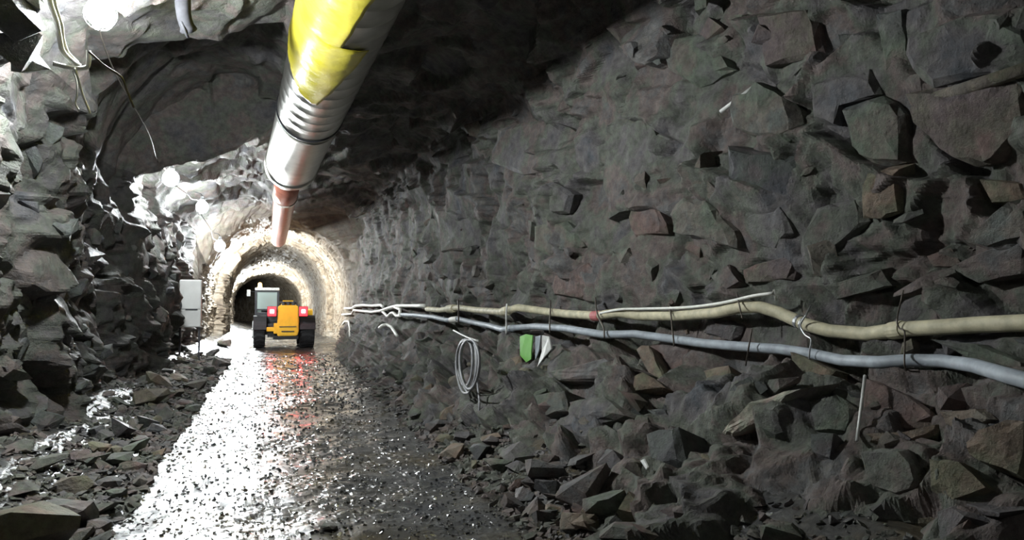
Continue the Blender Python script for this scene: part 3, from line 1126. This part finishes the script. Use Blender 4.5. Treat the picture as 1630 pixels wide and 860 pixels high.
hanger([(1438, 462), (1434, 480), (1428, 508), (1431, 522), (1440, 528), (1440, 555), (1440, 582), (1447, 592), (1466, 593), (1488, 592)], .006, 'wire_dark',
       'long bent wire hanger hooking under the grey hose beside the cream hose coupling')
hanger([(1290, 488), (1284, 500), (1274, 518), (1282, 534), (1291, 540), (1289, 558), (1287, 576)], .007, 'galv',
       'wire hanger at the shiny clamp rings of the cream hose')
hanger([(1173, 466), (1176, 482), (1180, 500), (1182, 508)], .007, 'wire_dark', 'short wire hook over the cream hose and the thin white cable at the hose crest')
hanger([(1197, 524), (1194, 540), (1191, 558), (1187, 582)], .007, 'wire_dark', 'short wire hook over the grey hose only')
hanger([(1066, 484), (1068, 500), (1070, 522), (1072, 540), (1073, 552)], .009, 'wire_dark', 'dark wire hanger tying both hoses where the white cable runs along')
hanger([(948, 474), (949, 492), (955, 510), (961, 522), (962, 538)], .010, 'wire_dark', 'wire hanger at the red tape wrap')
hanger([(876, 478), (876, 496), (875, 514), (875, 530)], .010, 'wire_dark', 'dark wire hanger between the red tape and the cream coupling')
hanger([(807, 484), (806, 500), (806, 516), (806, 532)], .013, 'wire_pale', 'pale wire hanger at the coupled hose joint')
hanger([(729, 478), (730, 490), (730, 502), (730, 514)], .014, 'wire_dark', 'dark wire hanger above the coil of cable')

# thin bright pipes where the drift meets the lining
def wall_line(name, pix, r, mat, label, cat, off=.08, per=4, group=None):
    P = along_wall(BV_R, pix, off, per)
    bm = bmesh.new()
    tube(bm, P, r, 8)
    return tag(from_bm(name, bm, M[mat], smooth=True), label, cat, group)


wall_line('thin_pipe', [(610, 489), (607, 486), (592, 487), (580, 486), (566, 487), (560, 491), (549, 491)], .045, 'cable_white',
          'thin white pipe with a hooked end, upper one next to the lining', 'pipe')
wall_line('thin_pipe', [(676, 487), (650, 487), (632, 487), (620, 490), (606, 495), (592, 497), (563, 494), (560, 500), (545, 501)], .042, 'cable_white',
          'thin white pipe joining the cream hose to the lining', 'pipe')
wall_line('valve_loop', [(607, 494), (612, 499), (617, 504), (622, 499), (626, 498), (631, 503), (637, 503), (637, 493), (628, 489)], .036, 'cable_white',
          'zigzag white valve loop under the joined thin pipe', 'pipe')
wall_line('bent_pipe', [(545, 517), (549, 512), (555, 512), (557, 522), (557, 536)], .035, 'cable_white', 'short white pipe bent over towards the floor by the lining', 'pipe')
wall_line('pipe_offcut', [(604, 522), (609, 518), (616, 517), (623, 521), (628, 528), (632, 535)], .035, 'cable_white', 'curved white pipe offcut leaning on the wall foot', 'pipe', .12)
wall_line('white_stick', [(722, 526), (735, 533), (748, 539), (761, 543)], .016, 'wire_pale', 'thin pale stick above the coil of cable', 'stick', .16)

# coil of cable hung on the wall
hc = hit(BV_R, 745, 580)
coil = thing('cable_coil', 'oval coil of thin grey cable hanging on the rock wall below the hoses', 'cable', hc[0])
rc = random.Random(5)
xs0 = min(hit(BV_R, px, py)[0].x for px in (728, 738, 745, 752, 762) for py in (545, 560, 580, 600, 615, 625)) - .04
for k in range(7):
    a0, b0 = 14 + rc.uniform(-5, 5), 40 + rc.uniform(-12, 3)
    cxp, cyp = 745 + rc.uniform(-5, 6), 541 + b0
    P = []
    for j in range(29):
        a = j * 2 * math.pi / 28
        px, py = cxp + a0 * math.sin(a) * (1 + .12 * math.cos(a)), cyp - b0 * math.cos(a) + rc.uniform(-.7, .7)
        d = ray(px, py)
        P.append(CAMP + d * ((xs0 - .02 * k + .015 * math.sin(a)) / d.x) - hc[0])
    bm = bmesh.new()
    tube(bm, P, .013, 6)
    from_bm('cable_loop', bm, M['cable_grey'], coil, smooth=True)
P = [CAMP + ray(px, py) * ((xs0 - .03) / ray(px, py).x) - hc[0] for px, py in [(757, 550), (761, 580), (760, 610), (763, 640), (762, 660)]]
bm = bmesh.new()
tube(bm, catmull(P, 4), .012, 6)
from_bm('cable_tail', bm, M['cable_grey'], coil, smooth=True)


def card(name, poly, off, mat, label, cat, thick=.012):
    hs = [hit(BV_R, *p) for p in poly]
    x = min(h[0].x for h in hs if h) - off
    P = [CAMP + ray(*p) * (x / ray(*p).x) for p in poly]
    c = sum(P, Vector()) / len(P)
    bm = bmesh.new()
    A = [bm.verts.new(p - c + Vector((random.uniform(-.012, .012), 0, 0))) for p in P]
    B = [bm.verts.new(a.co + Vector((thick, 0, 0))) for a in A]
    bm.faces.new(A)
    bm.faces.new(B[::-1])
    for i in range(len(A)):
        j = (i + 1) % len(A)
        bm.faces.new((A[j], A[i], B[i], B[j]))
    return tag(from_bm(name, bm, M[mat], None, c), label, cat)


card('survey_tag', [(828, 536), (838, 532), (847, 534), (847, 552), (845, 572), (838, 577), (829, 566)], .02, 'green_tag',
     'bright green tag hanging under the grey hose', 'tag')
card('cloth_strip', [(852, 536), (862, 534), (858, 558), (853, 574)], .02, 'hose_grey', 'limp grey cloth strip beside the green tag', 'cloth')
card('cloth_strip', [(864, 534), (874, 536), (876, 556), (866, 570), (856, 584), (862, 560)], .03, 'wire_pale', 'pale torn cloth strip hanging furthest from the green tag', 'cloth')
card('paper_scrap', [(1017, 734), (1024, 731), (1031, 744), (1026, 748)], .05, 'white_trim', 'small white paper scrap caught in the rock bank', 'paper')

# drill rods and half barrels in the wall
def rod(name, a, b, r, mat, label, off=0.0):
    ha, hb = hit(BV_R, *a), hit(BV_R, *b)
    mid = hit(BV_R, (a[0] + b[0]) / 2, (a[1] + b[1]) / 2)
    x = min(v[0].x for v in (ha, hb, mid) if v) - off
    xa = ha[0].x - off if ha else x
    xb = hb[0].x - off if hb else x
    xa, xb = min(xa, x + .25), min(xb, x + .25)
    pa, pb = CAMP + ray(*a) * (xa / ray(*a).x), CAMP + ray(*b) * (xb / ray(*b).x)
    bm = bmesh.new()
    tube(bm, [pa, pa * .5 + pb * .5, pb], r, 8)
    return tag(from_bm(name, bm, M[mat], smooth=True), label, 'rod')


rod('drill_rod', (1147, 178), (1206, 134), .020, 'wire_pale', 'short pale drill rod lying across the greenish rounded block', .15)
rod('drill_rod', (1470, 162), (1640, 108), .045, 'stone_tan', 'long tan drill rod lodged across the big overhanging block', .12)
rod('rock_bolt', (1377, 598), (1364, 702), .010, 'wire_pale', 'thin pale rock bolt standing beside the reddish triangular slab', .03)

# ------------------------------------------------------------------ white cabinet by the left wall
cab = thing('electric_cabinet', 'white steel switch cabinet on posts beside the dark rock wall', 'cabinet', (-1.97, 22.0, 0))
bm = bmesh.new()
box(bm, -.28, .28, -.02, .30, 1.02, 2.30, .015)
from_bm('body', bm, M['white_board'], cab)
bm = bmesh.new()
box(bm, -.265, .265, -.045, -.02, 1.52, 2.28, .008)
from_bm('door', bm, M['white_board'], cab)
bm = bmesh.new()
box(bm, -.265, .265, -.045, -.02, 1.04, 1.48, .008)
from_bm('door', bm, M['white_board'], cab)
bm = bmesh.new()
box(bm, -.10, .20, -.07, -.044, 1.485, 1.515)
from_bm('handle', bm, M['dark_metal'], cab)
for s in (-1, 1):
    bm = bmesh.new()
    box(bm, s * .24 - .025, s * .24 + .025, .1, .15, -.05, 1.03)
    from_bm('post', bm, M['dark_metal'], cab)

# ------------------------------------------------------------------ yellow telehandler seen from behind
tz = 0.0
TH = thing('telehandler', 'yellow telehandler with glowing red tail lights driving into the lining', 'vehicle', (0.66, 29.6, tz))
# tyres
def wheel(x0, x1, y, r, front=False):
    seg = 28
    bm = bmesh.new()
    rings = []
    w = x1 - x0
    for t, k in ((0, .62), (.0, .86), (.10, .97), (.25, 1.0), (.75, 1.0), (.90, .97), (1, .86), (1, .62)):
        rings.append([bm.verts.new((x0 + w * t, y + r * k * math.cos(j * 2 * math.pi / seg), r + r * k * math.sin(j * 2 * math.pi / seg))) for j in range(seg)])
    for a, b in zip(rings[:-1], rings[1:]):
        for j in range(seg):
            bm.faces.new((a[j], a[(j + 1) % seg], b[(j + 1) % seg], b[j]))
    for j in range(20):        # chevron lugs
        a = j * 2 * math.pi / 20
        for s in (0, 1):
            c = Matrix.Translation((0, y, r)) @ Matrix.Rotation(a + s * .15, 4, 'X')
            vs = [c @ Vector(v) for v in ((x0 + w * (.02 + .5 * s), -.03, r * .96), (x0 + w * (.46 + .5 * s), -.03 + (.06 if not s else -.06), r * .96),
                                          (x0 + w * (.46 + .5 * s), .03 + (.06 if not s else -.06), r * .96), (x0 + w * (.02 + .5 * s), .03, r * .96))]
            A = [bm.verts.new(v) for v in vs]
            cc = Vector((0, y, r))
            B = [bm.verts.new(Vector((v.x, y + (v.y - y) * 1.065, r + (v.z - r) * 1.065))) for v in vs]
            bm.faces.new(B)
            for q in range(4):
                bm.faces.new((A[q], A[(q + 1) % 4], B[(q + 1) % 4], B[q]))
    wo = from_bm('wheel', bm, M['black'], TH)
    bm = bmesh.new()
    xo = x0 if x0 < 0 else x1
    sgn = 1 if x0 < 0 else -1
    prof_ = [(0.0, .10), (.18, .10), (.3, .06), (.55, .10), (.63, .02), (.64, .20)]
    rings = [[bm.verts.new((xo + sgn * d, y + r * k * math.cos(j * 2 * math.pi / 20), r + r * k * math.sin(j * 2 * math.pi / 20))) for j in range(20)] for k, d in prof_[1:]]
    for a, b in zip(rings[:-1], rings[1:]):
        for j in range(20):
            bm.faces.new((a[j], a[(j + 1) % 20], b[(j + 1) % 20], b[j]))
    bm.faces.new(rings[0])
    from_bm('rim', bm, M['rim'], wo)


wheel(-1.12, -.70, .70, .60)
wheel(.56, 1.10, .70, .60)
wheel(-1.12, -.70, 3.5, .60)
wheel(.56, 1.10, 3.5, .60)
bm = bmesh.new()
box(bm, -.62, .55, .35, 4.3, .42, .92, .04)
box(bm, -.70, .58, .62, .80, .50, .70)
box(bm, -.70, .58, 3.42, 3.6, .50, .70)
from_bm('chassis', bm, M['dark_metal'], TH)
bm = bmesh.new()
prism(bm, [(-.27, .46), (.44, .46), (.50, .60), (.50, 1.50), (.44, 1.62), (-.22, 1.62), (-.27, 1.50)], 'y', .0, .62)
bmesh.ops.bevel(bm, geom=list(bm.edges), offset=.03, segments=2, affect='EDGES')
cw = from_bm('counterweight', bm, M['yellow'], TH)
bm = bmesh.new()
box(bm, -.20, .42, -.015, .01, .80, .83)
box(bm, -.12, .34, -.02, .01, .62, .66)
from_bm('seam', bm, M['dark_metal'], cw)
bm = bmesh.new()
box(bm, -.66, -.22, .06, .30, .64, .80, .03)
box(bm, -.40, -.24, .04, .30, .55, .95, .03)
from_bm('rear_arm', bm, M['yellow'], TH)
bm = bmesh.new()
box(bm, -.42, .50, .02, .40, .34, .47, .03)
from_bm('bumper', bm, M['black'], TH)
bm = bmesh.new()
prism(bm, [(.25, 1.45), (.55, 1.80), (3.9, 1.65), (4.9, 1.15), (4.9, .95), (3.8, 1.35), (.6, 1.40)], 'x', -.08, .30)
from_bm('boom', bm, M['yellow'], TH)
bm = bmesh.new()
for x in (-.12, .06, .24):
    box(bm, x, x + .10, .12, .40, 1.60, 1.76, .02)
tube(bm, [(-.2, .3, 1.72), (.42, .3, 1.72)], .05, 12)
from_bm('boom_pivot', bm, M['dark_metal'], TH)
bm = bmesh.new()
prism(bm, [(1.0, .95), (2.9, .95), (2.9, 1.38), (1.4, 1.48), (1.0, 1.42)], 'x', .42, 1.06)
from_bm('engine_cover', bm, M['yellow'], TH)
for (x0, x1) in ((-1.13, -.66), (.54, 1.12)):
    for yc in (.70, 3.5):
        if x0 < 0 and yc > 1:
            continue
        bm = bmesh.new()
        P = [(yc + .70 * math.cos(a), .60 + .64 * math.sin(a)) for a in [math.radians(d) for d in range(20, 171, 15)]]
        Q = [(yc + (p[0] - yc) * .95, .6 + (p[1] - .6) * .95) for p in P[::-1]]
        prism(bm, P + Q, 'x', x0, x1)
        from_bm('fender', bm, M['black'], TH)
# cab
bm = bmesh.new()
for x, y in ((-1.06, 1.0), (-.24, 1.0), (-1.06, 2.5), (-.24, 2.5)):
    box(bm, x - .035, x + .035, y - .035, y + .035, .95, 2.20)
for z in (1.02, 1.45, 2.17):
    box(bm, -1.06, -.24, .97, 1.03, z - .03, z + .03)
    box(bm, -1.09, -1.03, 1.0, 2.5, z - .03, z + .03)
    box(bm, -.27, -.21, 1.0, 2.5, z - .03, z + .03)
from_bm('cab_frame', bm, M['dark_metal'], TH)
bm = bmesh.new()
box(bm, -1.10, -.20, .90, 2.65, 2.19, 2.30, .04)
from_bm('cab_roof', bm, M['white_trim'], TH)
bm = bmesh.new()
box(bm, -1.05, -.25, 1.0, 2.5, .75, 1.35, .03)
from_bm('cab_body', bm, M['dark_metal'], TH)
for nm, b in (('rear_window', (-1.02, -.28, 1.005, 1.02, 1.48, 2.14)), ('side_window', (-1.065, -1.05, 1.04, 2.46, 1.48, 2.14)),
              ('side_window', (-.25, -.235, 1.04, 2.46, 1.48, 2.14)), ('windscreen', (-1.02, -.28, 2.49, 2.505, 1.05, 2.14))):
    bm = bmesh.new()
    box(bm, *b)
    from_bm(nm, bm, M['glass'], TH)
bm = bmesh.new()
box(bm, -.86, -.44, 1.45, 1.60, 1.3, 1.95, .05)
box(bm, -.86, -.44, 1.45, 1.95, 1.25, 1.40, .05)
from_bm('seat', bm, M['black'], TH)
for x in (-.47, .66):
    bm = bmesh.new()
    box(bm, x - .17, x + .17, -.06, .10, 1.20, 1.58, .03)
    br = from_bm('tail_light', bm, M['black'], TH)
    bm = bmesh.new()
    box(bm, x - .15, x + .15, -.085, -.058, 1.22, 1.56, .02)
    from_bm('red_lens', bm, M['lens_red'], br)
    bm = bmesh.new()
    box(bm, x - .07, x + .07, -.10, -.086, 1.32, 1.46, .01)
    from_bm('hot_core', bm, M['lens_core'], br)
    L = bpy.data.lights.new('tail_glow', 'POINT')
    L.energy, L.shadow_soft_size, L.color = 3.5, .06, (1.0, .06, .06)
    lo = bpy.data.objects.new('tail_glow', L)
    COL.objects.link(lo)
    lo.parent = TH
    lo.location = (x, -.18, 1.40)
    bm = bmesh.new()
    box(bm, min(x, 0) if x < 0 else .45, max(x, .45) if x > 0 else -.25, .10, .16, 1.34, 1.42)
    from_bm('light_arm', bm, M['dark_metal'], TH)
bm = bmesh.new()
tube(bm, [(-.92, 1.2, 2.29), (-.92, 1.2, 2.33), (-.92, 1.2, 2.36), (-.92, 1.2, 2.46), (-.92, 1.2, 2.50)], [.09, .09, .075, .07, .03], 14)
from_bm('beacon', bm, M['beacon'], TH, smooth=True)
bm = bmesh.new()
tube(bm, [(-1.08, 2.4, 2.15), (-1.28, 2.3, 2.18), (-1.34, 2.25, 2.15)], .015, 6)
from_bm('mirror_arm', bm, M['dark_metal'], TH)
bm = bmesh.new()
box(bm, -1.42, -1.28, 2.18, 2.22, 1.98, 2.24, .015)
from_bm('mirror', bm, M['white_trim'], TH)
bm = bmesh.new()
box(bm, -1.20, -1.10, 1.3, 2.2, .36, .42)
box(bm, -1.20, -1.10, 1.3, 2.2, .66, .70)
box(bm, -1.18, -1.14, 1.3, 1.34, .36, 1.0)
box(bm, -1.18, -1.14, 2.16, 2.2, .36, 1.0)
from_bm('step', bm, M['white_trim'], TH)

# ------------------------------------------------------------------ rubble stones at the foot of both walls
WORD = {'stone_grey': 'grey', 'stone_tan': 'tan', 'stone_red': 'reddish', 'stone_green': 'greenish grey', 'stone_dark': 'dark wet', 'stone_pale': 'pale'}
NSTONE = [0]


def stone(x, y, size, mt, bank, z=None, flat=.75):
    hk = rnd.randint(0, 3)
    me = HULLS[mt][hk]
    big = 'large' if size > .36 else 'head sized' if size > .16 else 'small'
    form = ('wedge-shaped', 'flat', 'long', 'blocky')[hk]
    if bank == 'L':
        spots = ((7.6, 'below the floodlight with loose wires'), (11.2, 'at the nearer rock buttress'), (16, 'below the dark roof pocket'),
                 (20, 'at the farther rock buttress'), (99, 'beside the white cabinet'))
    else:
        spots = ((5.6, 'below the long bent hose hanger'), (8.8, 'below the red tape on the hose'), (11.6, 'below the green tag'),
                 (15.0, 'below the coil of cable'), (99, 'below the thin white pipes'))
    spot = next(t_ for lim, t_ in spots if y < lim)
    lab = f'{big} {form} {WORD[mt]} stone in the rubble {spot}'
    sz = size * rnd.uniform(.85, 1.15)
    o = link('rubble_stone', me)
    o.scale = (sz, sz * rnd.uniform(.8, 1.2), sz * flat)
    o.rotation_euler = (rnd.uniform(-.35, .35), rnd.uniform(-.35, .35), rnd.uniform(0, 6.28))
    zz = floor_z(x, y) if z is None else z
    o.location = (x, y, zz + sz * flat * .22)
    tag(o, lab, 'stone', f'{big} {form} {WORD[mt]} stones {spot}')
    NSTONE[0] += 1
    return o


def ground_px(px, py, z=0.15):
    d = ray(px, py)
    return CAMP + d * ((z - CAMP.z) / d.z)


# the large ones where the photo shows them
for px, py, s, mt in [(28, 835, .62, 'stone_tan'), (95, 795, .55, 'stone_grey'), (100, 842, .34, 'stone_tan'), (75, 738, .42, 'stone_grey'), (118, 752, .34, 'stone_tan'),
                      (112, 780, .30, 'stone_grey'), (150, 720, .34, 'stone_red'), (180, 715, .36, 'stone_green'), (205, 700, .38, 'stone_green'), (165, 770, .28, 'stone_grey'),
                      (250, 608, .60, 'stone_tan'), (285, 598, .42, 'stone_tan'), (240, 632, .66, 'stone_tan'), (270, 640, .5, 'stone_grey'), (230, 660, .5, 'stone_dark'),
                      (195, 680, .45, 'stone_dark'), (40, 770, .30, 'stone_grey'), (330, 585, .6, 'stone_green'), (350, 572, .6, 'stone_grey'), (310, 605, .45, 'stone_green'),
                      (355, 545, .7, 'stone_pale'), (340, 560, .5, 'stone_grey'), (130, 810, .22, 'stone_grey'), (60, 850, .3, 'stone_green')]:
    g = ground_px(px, py, .22)
    stone(g.x, g.y, s, mt, 'L')
for px, py, s, mt in [(822, 712, .42, 'stone_grey'), (870, 742, .44, 'stone_grey'), (905, 712, .40, 'stone_red'), (935, 775, .50, 'stone_grey'), (920, 800, .32, 'stone_tan'),
                      (975, 800, .36, 'stone_green'), (1000, 830, .40, 'stone_grey'), (1010, 810, .30, 'stone_tan'), (950, 825, .30, 'stone_grey'), (835, 755, .30, 'stone_dark'),
                      (855, 770, .24, 'stone_grey'), (980, 840, .28, 'stone_grey'), (870, 690, .34, 'stone_green'), (930, 740, .34, 'stone_grey'), (1040, 845, .34, 'stone_green'),
                      (725, 640, .46, 'stone_grey'), (745, 660, .42, 'stone_grey'), (690, 625, .44, 'stone_tan'), (700, 655, .3, 'stone_grey'), (670, 600, .5, 'stone_green'),
                      (780, 690, .3, 'stone_dark'), (655, 585, .4, 'stone_grey'), (620, 560, .5, 'stone_grey'), (765, 640, .4, 'stone_green'), (525, 835, .13, 'stone_grey')]:
    g = ground_px(px, py, .25 if px > 600 else .05)
    stone(g.x, g.y, s, mt, 'R')
for _ in range(105):
    y = math.exp(rnd.uniform(math.log(5.2), math.log(24)))
    x = -1.05 - abs(rnd.gauss(0, .55))
    if x < -2.5:
        continue
    stone(x, y, rnd.uniform(.10, .30) * (1 + .015 * y), rnd.choice(['stone_grey', 'stone_grey', 'stone_tan', 'stone_dark', 'stone_red', 'stone_green']), 'L')
for _ in range(130):
    y = math.exp(rnd.uniform(math.log(2.9), math.log(24)))
    x = 1.75 + .02 * y + abs(rnd.gauss(0, .5))
    if x > 3.3:
        continue
    stone(x, y, rnd.uniform(.09, .28) * (1 + .015 * y), rnd.choice(['stone_grey', 'stone_grey', 'stone_tan', 'stone_dark', 'stone_red', 'stone_green']), 'R')

# gravel on the roadway and small chips in the banks: nobody could count it
def scatter(name, count, xr, yr, smin, smax, mat, seed, label, xdist=None):
    r_ = np.random.RandomState(seed)
    tm = []
    for k in range(5):
        me = hull_mesh('chip', 5000 + k, (1, .9, .6), 8)
        vs = np.empty(len(me.vertices) * 3)
        me.vertices.foreach_get('co', vs)
        me.calc_loop_triangles()
        tr = np.empty(len(me.loop_triangles) * 3, dtype=np.int32)
        me.loop_triangles.foreach_get('vertices', tr)
        tm.append((vs.reshape(-1, 3), tr.reshape(-1, 3)))
        bpy.data.meshes.remove(me)
    y = np.exp(r_.uniform(math.log(yr[0]), math.log(yr[1]), count))
    x = xdist(r_, count, y) if xdist else r_.uniform(xr[0], xr[1], count)
    s = r_.uniform(0, 1, count) ** 2.2 * (smax - smin) + smin
    s *= 0.75 + 0.05 * y
    z = floor_h(x, y)
    VV, TT, off = [], [], 0
    for i in range(count):
        v, t = tm[i % 5]
        a = r_.uniform(0, 6.28)
        ca, sa = math.cos(a), math.sin(a)
        tl = r_.uniform(-.4, .4)
        q = v.copy()
        q[:, 2] += q[:, 0] * tl
        q = np.stack([q[:, 0] * ca - q[:, 1] * sa, q[:, 0] * sa + q[:, 1] * ca, q[:, 2]], 1) * s[i]
        q += (x[i], y[i], z[i] + s[i] * .12)
        VV.append(q)
        TT.append(t + off)
        off += len(v)
    VV, TT = np.concatenate(VV), np.concatenate(TT)
    me = bpy.data.meshes.new(name)
    me.vertices.add(len(VV))
    me.vertices.foreach_set('co', VV.reshape(-1).astype(np.float32))
    me.loops.add(TT.size)
    me.loops.foreach_set('vertex_index', TT.reshape(-1).astype(np.int32))
    me.polygons.add(len(TT))
    me.polygons.foreach_set('loop_start', np.arange(0, TT.size, 3, dtype=np.int32))
    me.polygons.foreach_set('loop_total', np.full(len(TT), 3, dtype=np.int32))
    me.update(calc_edges=True)
    me.validate()
    me.shade_flat()
    o = link(name, me, mat)
    o['kind'] = 'stuff'
    tag(o, label, 'gravel')
    return o


scatter('road_gravel', 11000, (-1.3, 2.1), (3.6, 26), .012, .045, M['road'], 3, 'wet dark gravel strewn over the roadway')
scatter('rock_chips', 7000, None, (2.4, 24), .03, .13, M['stone_grey'], 4, 'grey rock chips filling the bank under the hose wall',
        lambda r_, n, y: 1.6 + .02 * y + np.minimum(1.5, np.abs(r_.normal(0, .6, n))))
scatter('rock_chips', 5500, None, (5.0, 24), .03, .13, M['stone_grey'], 5, 'grey rock chips filling the bank under the floodlight wall',
        lambda r_, n, y: -1.0 - np.minimum(1.4, np.abs(r_.normal(0, .6, n))))
